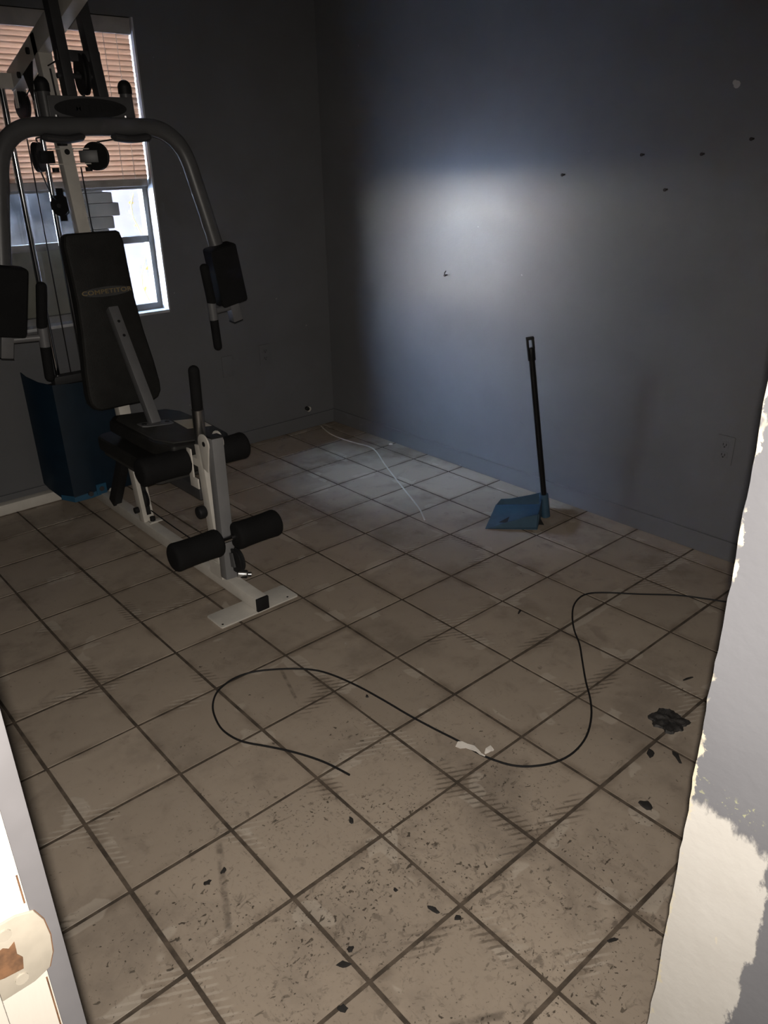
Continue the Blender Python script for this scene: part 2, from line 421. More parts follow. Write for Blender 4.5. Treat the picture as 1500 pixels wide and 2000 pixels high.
def smooth_path(pts, per=5):
    pts = [Vector(p) for p in pts]; out = []
    P = [pts[0]] + pts + [pts[-1]]
    for i in range(1, len(P) - 2):
        for k in range(per):
            t = k / per; a, b, c, d = P[i - 1], P[i], P[i + 1], P[i + 2]
            out.append(0.5 * ((2 * b) + (c - a) * t + (2 * a - 5 * b + 4 * c - d) * t * t + (3 * b - a - 3 * c + d) * t ** 3))
    out.append(pts[-1]); return out

def text_part(name, body, size, origin, ax, ay, mat, parent, stretch=1.0, extrude=0.0006, shear=0.0):
    cu = bpy.data.curves.new(name, 'FONT'); cu.body = body; cu.size = size
    cu.align_x = 'CENTER'; cu.align_y = 'CENTER'; cu.extrude = extrude; cu.offset = size * 0.016; cu.space_character = 1.06; cu.shear = shear
    cu.materials.append(MAT[mat])
    tmp = bpy.data.objects.new(name + '_outline', cu); COL.objects.link(tmp)
    dg = bpy.context.evaluated_depsgraph_get(); dg.update()
    me = bpy.data.meshes.new_from_object(tmp.evaluated_get(dg)); me.name = name
    bpy.data.objects.remove(tmp); bpy.data.curves.remove(cu)
    o = bpy.data.objects.new(name, me); COL.objects.link(o); o.parent = parent
    ax = Vector(ax).normalized(); ay = Vector(ay).normalized(); az = ax.cross(ay)
    m = Matrix.Identity(4)
    rel = Vector(origin) - wloc(parent)
    for i in range(3):
        m[i][0] = ax[i] * stretch; m[i][1] = ay[i]; m[i][2] = az[i]; m[i][3] = rel[i]
    o.matrix_basis = m
    return o

# ------------------------------------------------------------------ the room shell
T = 0.265
XR, YB, XL, YF, ZC = 2.226, 2.703, -0.605, -0.79, 2.46
HX = 0.10                      # hall wall seen at the right of the photograph
floor = struct(MB().box(-1.75, XR + 0.15, -3.1, YB + 0.2, -0.12, -0.0022), 'floor', 'grout')
ceiling = struct(MB().box(-1.9, XR + 0.15, -3.2, YB + 0.2, ZC, ZC + 0.15), 'ceiling', 'ceiling')
wall_right = struct(MB().box(XR, XR + 0.15, YF - 0.11, YB + 0.2, -0.02, ZC + 0.02), 'wall_right', 'wall')
WX0, WX1, WZ0, WZ1 = 0.475, 1.206, 0.822, 2.10
mb = MB()
mb.box(-7.0, WX0, YB, YB + 0.17, -0.02, ZC + 0.02); mb.box(WX1, XR + 0.15, YB, YB + 0.17, -0.02, ZC + 0.02)
mb.box(WX0, WX1, YB, YB + 0.17, -0.02, WZ0); mb.box(WX0, WX1, YB, YB + 0.17, WZ1, ZC + 0.02)
wall_back = struct(mb, 'wall_back', 'wall')
wall_left = struct(MB().box(XL - 0.115, XL, -0.642, YB + 0.1, -0.02, ZC + 0.02), 'wall_left', 'wall')
wall_front = struct(MB().box(HX + 0.01, XR + 0.1, YF - 0.10, YF + 0.004, -0.02, ZC + 0.02), 'wall_front', 'wall')
# hall wall with a knocked-about outside corner
mb = MB(); nz = 150
fr_, bk_, en_ = [], [], []
for k in range(nz + 1):
    z = -0.02 + (ZC + 0.04) * k / nz
    j = 0.0022 * mnoise.noise(Vector((3.1, 0.7, z * 14))) + 0.0018 * mnoise.noise(Vector((8.1, 2.7, z * 60)))
    c = mb.bm.verts.new((HX, YF + 0.006 + j, z))
    fr_.append(c); bk_.append(mb.bm.verts.new((HX, -3.1, z))); en_.append(mb.bm.verts.new((HX + 0.11, YF + 0.006 + 0.3 * j, z)))
for k in range(nz):
    mb.bm.faces.new((bk_[k], fr_[k], fr_[k + 1], bk_[k + 1])); mb.bm.faces.new((fr_[k], en_[k], en_[k + 1], fr_[k + 1]))
wall_hall = struct(mb, 'wall_hall', 'hall_wall')
struct(MB().box(-1.75, HX + 0.1, -3.2, -3.0, -0.02, ZC + 0.02), 'wall_hall_end', 'hall')
mb = MB(); mb.box(-1.75, -1.62, -3.1, -0.5, -0.02, ZC + 0.02); mb.box(-1.75, -0.70, -0.62, -0.5, -0.02, ZC + 0.02)
struct(mb, 'wall_closet', 'hall')
# baseboards
bm_ = MB().box(XR - 0.011, XR + 0.01, YF, YB, 0.002, 0.084)
struct(bm_, 'baseboard_right', 'wall', bevel=0.003)
struct(MB().box(XL, XR, YB - 0.011, YB + 0.01, 0.002, 0.080), 'baseboard_back', 'wall', bevel=0.003)
struct(MB().box(XL - 0.01, XL + 0.011, -0.60, YB, 0.002, 0.080), 'baseboard_left', 'wall', bevel=0.003)

# floor tiles, each its own piece
G = 0.0048
def tile_mesh(wx, wy):
    hx, hy, c, h = wx / 2, wy / 2, 0.0006, 0.009
    vs = [(sx * hx, sy * hy, -h) for sx, sy in ((-1, -1), (1, -1), (1, 1), (-1, 1))]
    vs += [(sx * hx, sy * hy, -c) for sx, sy in ((-1, -1), (1, -1), (1, 1), (-1, 1))]
    vs += [(sx * (hx - c), sy * (hy - c), 0) for sx, sy in ((-1, -1), (1, -1), (1, 1), (-1, 1))]
    fs = [(8, 9, 10, 11)] + [(b + i, b + (i + 1) % 4, b + 4 + (i + 1) % 4, b + 4 + i) for b in (0, 4) for i in range(4)]
    me = bpy.data.meshes.new('tile'); me.from_pydata(vs, [], fs); me.materials.append(MAT['tile'])
    return me
full = tile_mesh(T - 2 * G, T - 2 * G)
fl = wloc(floor)
for a in range(-3, 9):
    for b in range(-8, 11):
        x0, x1, y0, y1 = a * T, (a + 1) * T, b * T, (b + 1) * T
        x1 = min(x1, XR + 0.004); y1 = min(y1, YB + 0.004)
        if x1 - x0 < 0.03 or y1 - y0 < 0.03: continue
        if x0 > HX + 0.05 and y1 < YF: continue
        whole = abs(x1 - x0 - T) < 1e-6 and abs(y1 - y0 - T) < 1e-6
        o = bpy.data.objects.new('tile', full if whole else tile_mesh(x1 - x0 - 2 * G, y1 - y0 - 2 * G))
        o.parent = floor
        o.location = Vector(((x0 + x1) / 2 + random.uniform(-1, 1) * 0.0009, (y0 + y1) / 2 + random.uniform(-1, 1) * 0.0009, random.uniform(-1, 0) * 0.0008)) - fl
        o.rotation_euler = (random.uniform(-1, 1) * 0.002, random.uniform(-1, 1) * 0.002, random.uniform(-1, 1) * 0.003)
        COL.objects.link(o)

# ------------------------------------------------------------------ doorway at the left edge
door = struct(MB().box(-0.86, XL + 0.012, -0.676, -0.642, -0.01, ZC), 'door_1', 'jamb')
MB().box(-0.70, -0.6225, -0.688, -0.674, -0.005, ZC).build('door_stop', 'jamb', door, bevel=0.002)
MB().bar((-0.5856, -0.655, -0.005), (-0.5856, -0.655, ZC), 0.0150, 0.041).build('casing', 'casing', door, bevel=0.002)
sp = MB()
zc = 1.0585; ol = []
for k in range(7):                                     # rounded lip on the room side
    a = math.radians(-90 + 180 * k / 6); ol.append((-0.6015 + 0.016 * max(0, math.cos(a)) ** 0.6, zc + 0.0305 * math.sin(a)))
ol += [(-0.640, zc + 0.0305), (-0.640, zc - 0.0305)]
sp.prism([(x, z) for x, z in ol], (0, -0.6755, 0), (1, 0, 0), (0, 0, 1), 0.0022)
strike = sp.build('strike_plate', 'brass', door, bevel=0.0007, label='worn paint-covered latch strike plate')
MB().prism([(x + (0.0008 if x > -0.62 else 0), z - 0.0012) for x, z in ol], (0, -0.6754, 0), (1, 0, 0), (0, 0, 1), 0.0008).build('paint_crack', 'rawwood', door)
for z0, z1 in ((0.80, 1.024), (1.094, 1.118), (1.17, 1.30)):
    MB().box(-0.5948, -0.5938, -0.6766, -0.674, z0, z1).build('paint_crack', 'rawwood', door)
MB().prism([(-0.6225, -0.010), (-0.617, -0.012), (-0.6055, -0.0135), (-0.604, -0.004), (-0.6065, 0.001), (-0.606, 0.012), (-0.610, 0.009), (-0.613, 0.012), (-0.620, 0.010), (-0.621, 0.003)], (0, -0.6776, zc), (1, 0, 0), (0, 0, 1), 0.0006).build('latch_hole', 'rawwood', strike)
for dz, dxx in ((0.0215, -0.610), (-0.021, -0.608)):
    MB().disc((dxx, -0.6782, zc + dz), (0, 1, 0), 0.0042, 0.0012, 14).build('screw', 'brass', strike)

# ------------------------------------------------------------------ window and what is behind it
YG = 2.79
fm = MB()
fm.box(WX0, WX0 + 0.035, YG - 0.02, YG + 0.03, WZ0, WZ1); fm.box(WX1 - 0.028, WX1, YG - 0.02, YG + 0.03, WZ0, WZ1)
fm.box(WX0, WX1, YG - 0.021, YG + 0.031, WZ0 + 0.002, WZ0 + 0.035); fm.box(WX0, WX1, YG - 0.021, YG + 0.031, WZ1 - 0.04, WZ1)
fm.box(WX0, WX1, YG - 0.028, YG + 0.022, 1.395, 1.455)
window = struct(fm, 'window_1', 'alu', bevel=0.002)
MB().box(WX0 + 0.03, WX1 - 0.025, YG - 0.016, YG + 0.012, 1.150, 1.182).build('muntin', 'alu', window, bevel=0.002)
MB().box(WX0 + 0.03, WX1 - 0.025, YG - 0.016, YG + 0.012, 1.755, 1.785).build('muntin', 'alu', window, bevel=0.002)
for z0, z1 in ((WZ0 + 0.03, 1.152), (1.18, 1.40), (1.45, 1.757), (1.783, WZ1 - 0.035)):
    MB().box(WX0 + 0.03, WX1 - 0.024, YG + 0.001, YG + 0.004, z0, z1).build('pane', 'glass', window)
MB().box(WX1 - 0.0025, WX1 + 0.006, YB - 0.001, YG + 0.06, WZ0, WZ1).build('reveal', 'reveal', window)
MB().box(WX0 - 0.006, WX0 + 0.0025, YB - 0.001, YG + 0.06, WZ0, WZ1).build('reveal', 'reveal', window)
MB().box(WX0, WX1, YB - 0.006, YG + 0.05, WZ0 - 0.010, WZ0 + 0.004).build('window_sill', 'sill', window, bevel=0.002)

BY = 2.738
blind = empty('window_blind', (0.84, BY, WZ1), 'salmon horizontal slat blind pulled halfway down in the window', 'blind')
MB().box(WX0 + 0.004, WX1 - 0.005, BY - 0.022, BY + 0.02, 2.034, 2.098).build('headrail', 'headrail', blind, bevel=0.003)
pitch = 0.0216; sm = None
for k in range(28):
    z = 2.030 - k * pitch
    o = None
    if sm is None:
        mb = MB(); n_ = 6; tilt = math.radians(66); wd = 0.0262; rows = []
        for i in range(n_ + 1):
            u = (i / n_ - 0.5) * wd; cr = 0.0026 * (1 - (2 * i / n_ - 1) ** 2)
            yy = BY + u * math.cos(tilt) - cr * math.sin(tilt); zz = z - u * math.sin(tilt) - cr * math.cos(tilt)
            rows.append([mb.bm.verts.new((WX0 + 0.008, yy, zz)), mb.bm.verts.new((WX1 - 0.008, yy, zz))])
        for i in range(n_): mb.bm.faces.new((rows[i][0], rows[i][1], rows[i + 1][1], rows[i + 1][0]))
        o = mb.build('slat', 'slat', blind); sm = o
    else:
        o = sm.copy(); COL.objects.link(o); o.location.z = -k * pitch + random.uniform(-1, 1) * 0.001
        o.rotation_euler.y = random.uniform(-1, 1) * 0.002
MB().box(WX0 + 0.008, WX1 - 0.014, BY - 0.014, BY + 0.014, 1.408, 1.440).build('bottom_rail', 'headrail', blind, bevel=0.004)
for x in (0.58, 0.83, 1.07, 1.13):
    MB().tube([(x, BY - 0.018, 2.045), (x, BY - 0.018, 1.44)], 0.0012, 6).build('ladder_cord', 'cord', blind)

struct(MB().box(-30, 9, YB + 0.17, 30.0, -0.4, -0.25), 'ground', 'concrete')
struct(MB().box(-0.1, 9, YB + 0.172, 5.3, 2.62, 2.70), 'sky_block_roof', 'plank')  # unseen roof, added so daylight comes in only from the left end
struct(MB().box(XR + 0.14, 9, YB, YB + 0.17, -0.3, 2.63).box(-7.0, XR + 0.14, YB + 0.06, YB + 0.169, 2.44, 2.63), 'wall_sky_block', 'outdoor_wall')  # unseen wall run, added to keep sky light off the planks
struct(MB().box(8.6, 9, YB + 0.172, 5.1, -0.3, 2.65), 'sky_block_end', 'outdoor_wall')  # unseen, added to shut out sky light at the right end
mb = MB(); mb.box(-0.6, 2.62, 5.0, 5.2, -0.3, 2.63); mb.box(2.66, 9, 5.0, 5.2, -0.3, 2.63); mb.box(2.6, 2.68, 5.03, 5.2, -0.3, 2.63)
tag(mb.build('garden_wall', 'outdoor_wall', smooth=False), 'pale wall seen through the clear right part of the window', 'wall')
dm = MB()
g = 14
vs = []
for i in range(g + 1):
    for j in range(g + 1):
        x = 0.70 + 0.60 * i / g; z = 1.046 + 0.37 * j / g
        vs.append((x, 3.92 - 0.05 * math.sin(math.pi * j / g) + 0.03 * mnoise.noise(Vector((x * 12, z * 16, 1.3))), z))
for x, z in ((0.70, 1.046), (1.30, 1.046), (1.30, 1.416), (0.70, 1.416)): vs.append((x, 4.15, z))
k0 = (g + 1) ** 2; idx = lambda i, j: i * (g + 1) + j
fs = [(idx(i, j), idx(i + 1, j), idx(i + 1, j + 1), idx(i, j + 1)) for i in range(g) for j in range(g)]
fs += [tuple([idx(i, 0) for i in range(g + 1)] + [k0 + 1, k0]), tuple([idx(i, g) for i in range(g, -1, -1)] + [k0 + 3, k0 + 2]),
       tuple([idx(0, j) for j in range(g, -1, -1)] + [k0, k0 + 3]), tuple([idx(g, j) for j in range(g + 1)] + [k0 + 2, k0 + 1]), (k0, k0 + 1, k0 + 2, k0 + 3)]
tag(dm.poly(vs, fs).build('plastic_bundle', 'plastic_black'), 'dark crumpled plastic bundle outside, behind the upper part of the lower sash', 'bundle')
cb = MB().box(0.485, 0.765, 2.802, 2.852, 0.8225, 1.151)
tag(cb.build('cream_panel', 'cream_board', bevel=0.003), 'cream board standing outside against the lower left window pane', 'board')
crate = MB().box(0.68, 1.42, 3.90, 4.30, -0.25, 1.045)
tag(crate.build('storage_crate', 'plank', bevel=0.006), 'dark crate outside the window carrying the planks and plastic', 'crate')
pk = [(1.046, 1.140, 1.45), (1.141, 1.212, 1.49), (1.213, 1.288, 1.535), (1.289, 1.348, 1.50), (1.349, 1.402, 1.445)]
for i, (z0, z1, x1) in enumerate(pk):
    nm = ('undermost', 'second from below', 'middle, longest', 'second from top', 'topmost')[i]
    tag(MB().box(1.31, x1 + 0.012, 3.90, 4.12, z0, z1).build('plank', 'plank', bevel=0.006), 'weathered plank outside the window, %s of the stack' % nm, 'plank', 'planks stacked outside the window')
tw = MB(); random.seed(3)
for k in range(26):
    z = -0.25 + 1.55 * k / 25; c = Vector((1.47 + 0.03 * math.sin(k), 3.5, z)); d = Vector((random.uniform(-1, 1), random.uniform(-.4, .4), random.uniform(0, .6))) * 0.025
    tw.poly([c, c + d + Vector((0, 0, .012)), c + d * 1.6, c + d - Vector((0, 0, .012))], [(0, 1, 2, 3)])
tw.tube([(1.47 + 0.03 * math.sin(k), 3.5, -0.25 + 1.6 * k / 25) for k in range(26)], 0.004, 6)
tag(tw.build('dry_plant', 'leaf'), 'thin yellowed climbing plant outside at the right window edge', 'plant')

# ------------------------------------------------------------------ home gym
XC = 0.63
gym = empty('home_gym', (XC, 1.9, 0), 'white and charcoal multi-station home gym with black pads in front of the window', 'gym')
def part(mb, name, mat, parent=gym, **k): return mb.build(name, mat, parent, **k)
def my(z): return 2.0 + 0.155 * z                      # leaning mast axis

rail = part(MB().box(XC - 0.025, XC + 0.025, 1.085, 2.66, 0.007, 0.057), 'base_rail', 'white', bevel=0.004)
part(MB().box(XC - 0.0255, XC + 0.0255, 1.076, 1.087, 0.006, 0.058), 'end_cap', 'rubber', rail, bevel=0.003)
fp = MB().prism([(-0.162, -0.052), (0.162, -0.052), (0.166, -0.046), (0.166, 0.05), (0.16, 0.056), (-0.16, 0.056), (-0.166, 0.05), (-0.166, -0.046)], (XC - 0.010, 1.130, 0.001), (1, 0, 0), (0, 1, 0), 0.006)
plate = part(fp, 'foot_plate', 'white', bevel=0.001)
for sx in (-0.15, 0.13): part(MB().disc((XC - 0.012 + sx, 1.095, 0.0072), (0, 0, 1), 0.004, 0.0012, 10), 'screw_hole', 'rubber', plate)
part(MB().box(XC - 0.62, XC + 0.05, 2.648, 2.698, 0.002, 0.052), 'rear_base_bar', 'white', bevel=0.004)
part(MB().box(XC - 0.13, XC + 0.13, 2.56, 2.69, 0.053, 0.066), 'stack_base', 'dark_grey', bevel=0.002)

# front post, leg lever, rollers
post = part(MB().bar((XC, 1.352, 0.055), (XC + 0.012, 1.415, 0.565), 0.05, 0.05), 'front_post', 'white', bevel=0.004)
part(MB().box(XC - 0.031, XC - 0.0255, 1.31, 1.40, 0.05, 0.11), 'weld_tab', 'white', post)
part(MB().cyl((XC - 0.028, 1.385, 0.315), (XC - 0.062, 1.385, 0.315), 0.024, 16, 0.008), 'adjusting_knob', 'rubber', post)
part(MB().box(XC + 0.0, XC + 0.0252, 1.352, 1.362, 0.30, 0.33), 'notch', 'rubber', post)
for sx in (-1, 1):
    ol = [(math.cos(math.radians(a)) * 0.038, math.sin(math.radians(a)) * 0.035) for a in range(-30, 211, 20)]
    ol = [(u, v) for u, v in ol] + [(-0.012, -0.11), (0.022, -0.10)]
    x0 = XC + 0.0425 if sx > 0 else XC - 0.0165
    er = part(MB().prism([(u, v) for u, v in ol], (x0, 1.362, 0.584), (0, 1, 0), (0, 0, 1), 0.006), 'pivot_ear', 'white', post, bevel=0.001)
part(MB().cyl((XC - 0.0185, 1.356, 0.584), (XC + 0.0505, 1.356, 0.584), 0.0095, 14), 'pivot_bolt', 'rubber', post)
part(MB().box(XC - 0.036, XC - 0.030, 1.40, 1.46, 0.40, 0.44).box(XC - 0.036, XC - 0.030, 1.43, 1.46, 0.44, 0.55), 'gusset', 'white', post, bevel=0.001)
lever = part(MB().bar((XC + 0.018, 1.335, 0.607), (XC - 0.010, 1.292, 0.062), 0.047, 0.045), 'leg_lever', 'light_grey', bevel=0.004)
part(MB().bar((XC + 0.018, 1.336, 0.605), (XC + 0.018, 1.3365, 0.614), 0.044, 0.042), 'lever_cap', 'rubber', lever)
part(MB().disc((XC + 0.012, 1.262, 0.140), (1, 0, 0), 0.047, 0.022, 26, True), 'pulley', 'rubber', lever)
part(MB().bar((XC - 0.004, 1.275, 0.17), (XC - 0.004, 1.262, 0.115), 0.006, 0.03), 'pulley_bracket', 'grey', lever)
part(MB().cyl((XC + 0.02, 1.285, 0.068), (XC + 0.055, 1.262, 0.062), 0.016, 14, 0.006).cyl((XC + 0.05, 1.265, 0.062), (XC + 0.066, 1.255, 0.06), 0.009, 12), 'cable_stop', 'steel', lever)
for (yy, zz, nm) in ((1.478, 0.493, 'upper'), (1.262, 0.236, 'lower')):
    xo = XC if nm == 'upper' else XC - 0.018
    part(MB().cyl((xo - 0.22, yy, zz), (xo + 0.22, yy, zz), 0.0125, 12), 'roller_bar', 'chrome')
    for sx in (-1, 1):
        part(MB().cyl((xo + sx * 0.030, yy, zz), (xo + sx * 0.223, yy, zz), 0.053, 24, 0.016, 0.05), 'foam_roller', 'foam')
part(MB().bar((XC, 1.40, 0.493), (XC, 1.49, 0.493), 0.03, 0.03), 'roller_bracket', 'white')

# upright grip on the front post
gp = part(MB().cyl((XC + 0.012, 1.432, 0.560), (XC + 0.004, 1.412, 0.700), 0.0215, 18), 'grip_sleeve', 'steel')
part(MB().cyl((XC + 0.005, 1.414, 0.688), (XC - 0.002, 1.392, 0.862), 0.0195, 18, 0.018), 'grip', 'foam', gp)

# seat and backrest
part(MB().prism(rounded(0.145, 0.275, 0.05), (XC, 1.80, 0.415), (1, 0, 0), (0, 1, 0), 0.062), 'seat', 'vinyl', bevel=0.018, seg=3)
part(MB().prism(rounded(0.13, 0.25, 0.03), (XC, 1.80, 0.398), (1, 0, 0), (0, 1, 0), 0.016), 'seat_board', 'board')
part(MB().box(XC - 0.025, XC + 0.025, 1.42, 2.06, 0.345, 0.397), 'seat_frame', 'dark_grey', bevel=0.004)
part(MB().bar((XC, 2.10, 0.40), (XC - 0.02, 2.30, 0.06), 0.04, 0.05), 'seat_strut', 'rubber', bevel=0.004)
part(MB().tube(smooth_path([(XC, 2.335, 0.055), (XC, 2.345, 0.09), (XC, 2.36, 0.105), (XC, 2.375, 0.09)]), 0.005, 8, flat=3.0, up=(1, 0, 0)), 'rail_hook', 'white')
zt, zb = 1.262, 0.575
ayv = Vector((0, 0.128, 1)).normalized()
o0 = Vector((XC + 0.002, my(0.92) - 0.028, 0.92))
hw = [(0.345, 0.100), (0.338, 0.112), (0.30, 0.121), (0.2, 0.120), (0.08, 0.121), (-0.05, 0.132), (-0.18, 0.150), (-0.27, 0.158), (-0.31, 0.155), (-0.335, 0.138), (-0.345, 0.115)]
ol = [(h, v) for v, h in hw] + [(-h, v) for v, h in reversed(hw)]
ol = list(reversed(ol))
backrest = part(MB().prism(ol, o0, (1, 0, 0), ayv, 0.058), 'backrest', 'vinyl', bevel=0.016, seg=3, ang=60)
nf = Vector((1, 0, 0)).cross(ayv)                      # towards the viewer
fc = o0 + nf * 0.058
bc = fc + ayv * 0.118 + Vector((0.008, 0, 0))
part(MB().prism(ellipse(0.104, 0.019), bc, (1, 0, 0), ayv, 0.0012), 'badge', 'badge', backrest)
text_part('lettering', 'COMPETITOR', 0.0235, bc + nf * 0.0016, (1, 0, 0), ayv, 'gold', backrest, 1.36)

# mast, boom, guide rods, shroud
mast = part(MB().bar((XC, my(0.055), 0.055), (XC, my(1.96), 1.96), 0.05, 0.05), 'mast', 'white', bevel=0.004)
part(MB().disc((XC + 0.004, my(0.16) - 0.002, 0.160), (1, 0, 0), 0.045, 0.016, 26, True), 'pulley', 'rubber', mast)
part(MB().bar((XC + 0.004, my(0.25) - 0.0262, 0.25), (XC + 0.004, my(0.09) - 0.0262, 0.09), 0.020, 0.002), 'slot', 'rubber', mast)
part(MB().cyl((XC - 0.03, my(0.1), 0.115), (XC - 0.048, my(0.1), 0.115), 0.014, 12), 'bolt', 'rubber', mast)
part(MB().box(XC - 0.01, XC + 0.05, 1.955, 1.985, 0.057, 0.063).box(XC - 0.012, XC - 0.006, 1.955, 1.985, 0.045, 0.063), 'mast_bracket', 'white', mast, bevel=0.001)
part(MB().cyl((XC + 0.01, 1.972, 0.064), (XC + 0.01, 1.972, 0.082), 0.012, 10), 'bolt', 'rubber', mast)
for z in (1.555, 1.905):
    part(MB().disc((XC, my(z) - 0.0262, z), (0, 1, -0.155), 0.0105, 0.002, 16), 'bolt', 'rubber', mast)
part(MB().bar((XC + 0.006, my(1.84) - 0.0262, 1.84), (XC + 0.006, my(1.70) - 0.0262, 1.70), 0.007, 0.002), 'slot', 'dark_grey', mast)
part(MB().bar((XC, 2.640, 1.823), (XC, 1.74, 2.088), 0.05, 0.078), 'boom', 'white', bevel=0.004)
part(MB().prism([(2.34, 1.87), (2.46, 1.835), (2.40, 1.74)], (XC - 0.028, 0, 0), (0, 1, 0), (0, 0, 1), 0.004), 'boom_gusset', 'rubber')
for y, z in ((2.36, 1.965), (2.50, 1.895)):
    part(MB().cyl((XC - 0.024, y, z - 0.06), (XC - 0.034, y, z - 0.06), 0.012, 12), 'bolt', 'rubber')
part(MB().box(XC - 0.14, XC + 0.135, 2.598, 2.662, 1.795, 1.850), 'top_plate', 'white', bevel=0.003)
for sx in (-0.0635, 0.0635):
    part(MB().cyl((XC + sx, 2.63, 0.06), (XC + sx, 2.63, 1.80), 0.0125, 18), 'guide_rod', 'chrome')
for k in range(9):
    part(MB().box(XC - 0.115, XC + 0.115, 2.572, 2.688, 0.068 + k * 0.056, 0.120 + k * 0.056), 'weight_plate', 'iron', bevel=0.004)
part(MB().box(XC - 0.09, XC + 0.09, 2.60, 2.66, 0.574, 0.612), 'stack_carriage', 'iron', bevel=0.004)
sh = MB()
prof = [(-0.232, 2.605), (-0.224, 2.570), (-0.192, 2.515), (-0.148, 2.470), (-0.07, 2.455), (0, 2.45), (0.07, 2.455), (0.148, 2.470), (0.192, 2.515), (0.224, 2.570), (0.232, 2.605)]
topz = [0.662, 0.648, 0.626, 0.612, 0.608, 0.606, 0.608, 0.612, 0.626, 0.648, 0.662]
botz = [0.125, 0.105, 0.064, 0.050, 0.055, 0.064, 0.055, 0.050, 0.064, 0.105, 0.125]
ng = 8; grid = []
for (x, y), zt_, zb_ in zip(prof, topz, botz):
    grid.append([sh.bm.verts.new((XC + x, y, zb_ + (zt_ - zb_) * k / ng)) for k in range(ng + 1)])
for i in range(len(prof) - 1):
    for k in range(ng): sh.bm.faces.new((grid[i][k], grid[i + 1][k], grid[i + 1][k + 1], grid[i][k + 1]))
bmesh.ops.recalc_face_normals(sh.bm, faces=sh.bm.faces)
bmesh.ops.solidify(sh.bm, geom=sh.bm.faces[:], thickness=0.004)
shroud = part(sh, 'weight_shroud', 'blue')
lip = MB()
for i in range(2, 5):
    (xa, ya), (xb, yb) = prof[i], prof[i + 1]
    lip.poly([(XC + xa, ya - 0.003, botz[i] - 0.008), (XC + xb, yb - 0.003, botz[i + 1] - 0.008), (XC + xb, yb - 0.003, botz[i + 1] + 0.022), (XC + xa, ya - 0.003, botz[i] + 0.016),
              (XC + xa, ya + 0.004, botz[i] - 0.008), (XC + xb, yb + 0.004, botz[i + 1] - 0.008), (XC + xb, yb + 0.004, botz[i + 1] + 0.022), (XC + xa, ya + 0.004, botz[i] + 0.016)],
             [(0, 1, 2, 3), (4, 5, 6, 7), (0, 1, 5, 4), (2, 3, 7, 6)])
lip.box(XC - 0.045, XC + 0.004, 2.444, 2.452, 0.058, 0.108)
part(lip, 'shroud_lip', 'bright_blue', shroud)
for sx, z in ((-0.075, 0.072), (-0.02, 0.084)):
    part(MB().disc((XC + sx, 2.447, z), (0, 1, 0), 0.012, 0.012, 12), 'bolt', 'dark_grey', shroud)

# butterfly arms hanging from the boom
def arm_y(z): return 1.925 - 0.09 * max(0, 1.63 - z)
right = [(0.02, 1.632), (0.12, 1.632), (0.20, 1.631), (0.255, 1.622), (0.300, 1.596), (0.332, 1.558), (0.352, 1.51), (0.366, 1.45), (0.392, 1.33), (0.416, 1.21), (0.462, 0.985)]
path = [(XC - u, arm_y(z), z) for u, z in reversed(right)] + [(XC + u, arm_y(z), z) for u, z in right]
arm = part(MB().tube(smooth_path(path, 4), 0.0305, 18, flat=0.85), 'press_arm', 'grey')
for sx in (-1, 1):
    part(MB().tube(smooth_path([(XC + sx * 0.05, 1.905, 1.600), (XC + sx * 0.12, 1.90, 1.591), (XC + sx * 0.20, 1.905, 1.599)], 4), [0.006] + [0.014] * 7 + [0.006], 12, flat=1.6), 'arm_saddle', 'dark_grey', arm)
    c = Vector((XC + sx * 0.436, arm_y(1.08) - 0.012, 1.083)); d = Vector((sx * 0.047, 0.02, -0.235)).normalized()
    pd = part(MB().bar(c - d * 0.120, c + d * 0.120, 0.122, 0.075), 'arm_pad', 'foam', bevel=0.014, seg=3)
    e = c + d * 0.118
    part(MB().bar(e, e + d * 0.078, 0.042, 0.042), 'arm_end', 'mid_grey', pd, bevel=0.003)
    part(MB().bar(e + d * 0.078, e + d * 0.081, 0.043, 0.043), 'end_cap', 'rubber', pd)
    J = Vector((XC + sx * 0.345, 1.838, 0.950))
    br = part(MB().cyl(J, e + d * 0.018, 0.013, 14).cyl(J + Vector((sx * -0.003, 0, 0.035)), J + Vector((0, 0, -0.035)), 0.0185, 16), 'grip_bracket', 'mid_grey')
    part(MB().cyl(J + Vector((0, 0, 0.022)), J + Vector((sx * -0.026, -0.012, 0.190)), 0.0185, 18, 0.016), 'grip', 'foam', br)
    part(MB().cyl(J + Vector((0, 0, -0.018)), J + Vector((sx * 0.006, 0, -0.160)), 0.0175, 18, 0.016), 'grip', 'foam', br)
    part(MB().bar((XC + sx * 0.057, 1.954, 1.724), (XC + sx * 0.050, 2.020, 2.105), 0.036, 0.05), 'arm_upright', 'dark_grey', bevel=0.003)
    part(MB().cyl((XC + sx * 0.150, 1.946, 1.60), (XC + sx * 0.149, 1.954, 1.752), 0.0215, 16), 'stub_tube', 'grey')
    part(MB().sphere((XC + sx * 0.149, 1.955, 1.762), 0.0245).cyl((XC + sx * 0.149, 1.955, 1.74), (XC + sx * 0.149, 1.955, 1.765), 0.0245, 16), 'ball_cap', 'rubber')
    part(MB().cyl((XC + sx * 0.126, 1.93, 1.602), (XC + sx * 0.126, 1.93, 1.668), 0.008, 10), 'bolt', 'steel')
part(MB().box(XC - 0.075, XC + 0.08, 1.965, 1.995, 1.838, 1.872), 'upright_crossbar', 'dark_grey', bevel=0.003)
ep = part(MB().box(XC - 0.150, XC + 0.150, 1.925, 1.937, 1.640, 1.728), 'emblem_plate', 'grey', bevel=0.003)
part(MB().prism(ellipse(0.131, 0.0315), (XC, 1.9255, 1.690), (1, 0, 0), (0, 0, 1), 0.003), 'emblem', 'rubber', ep)
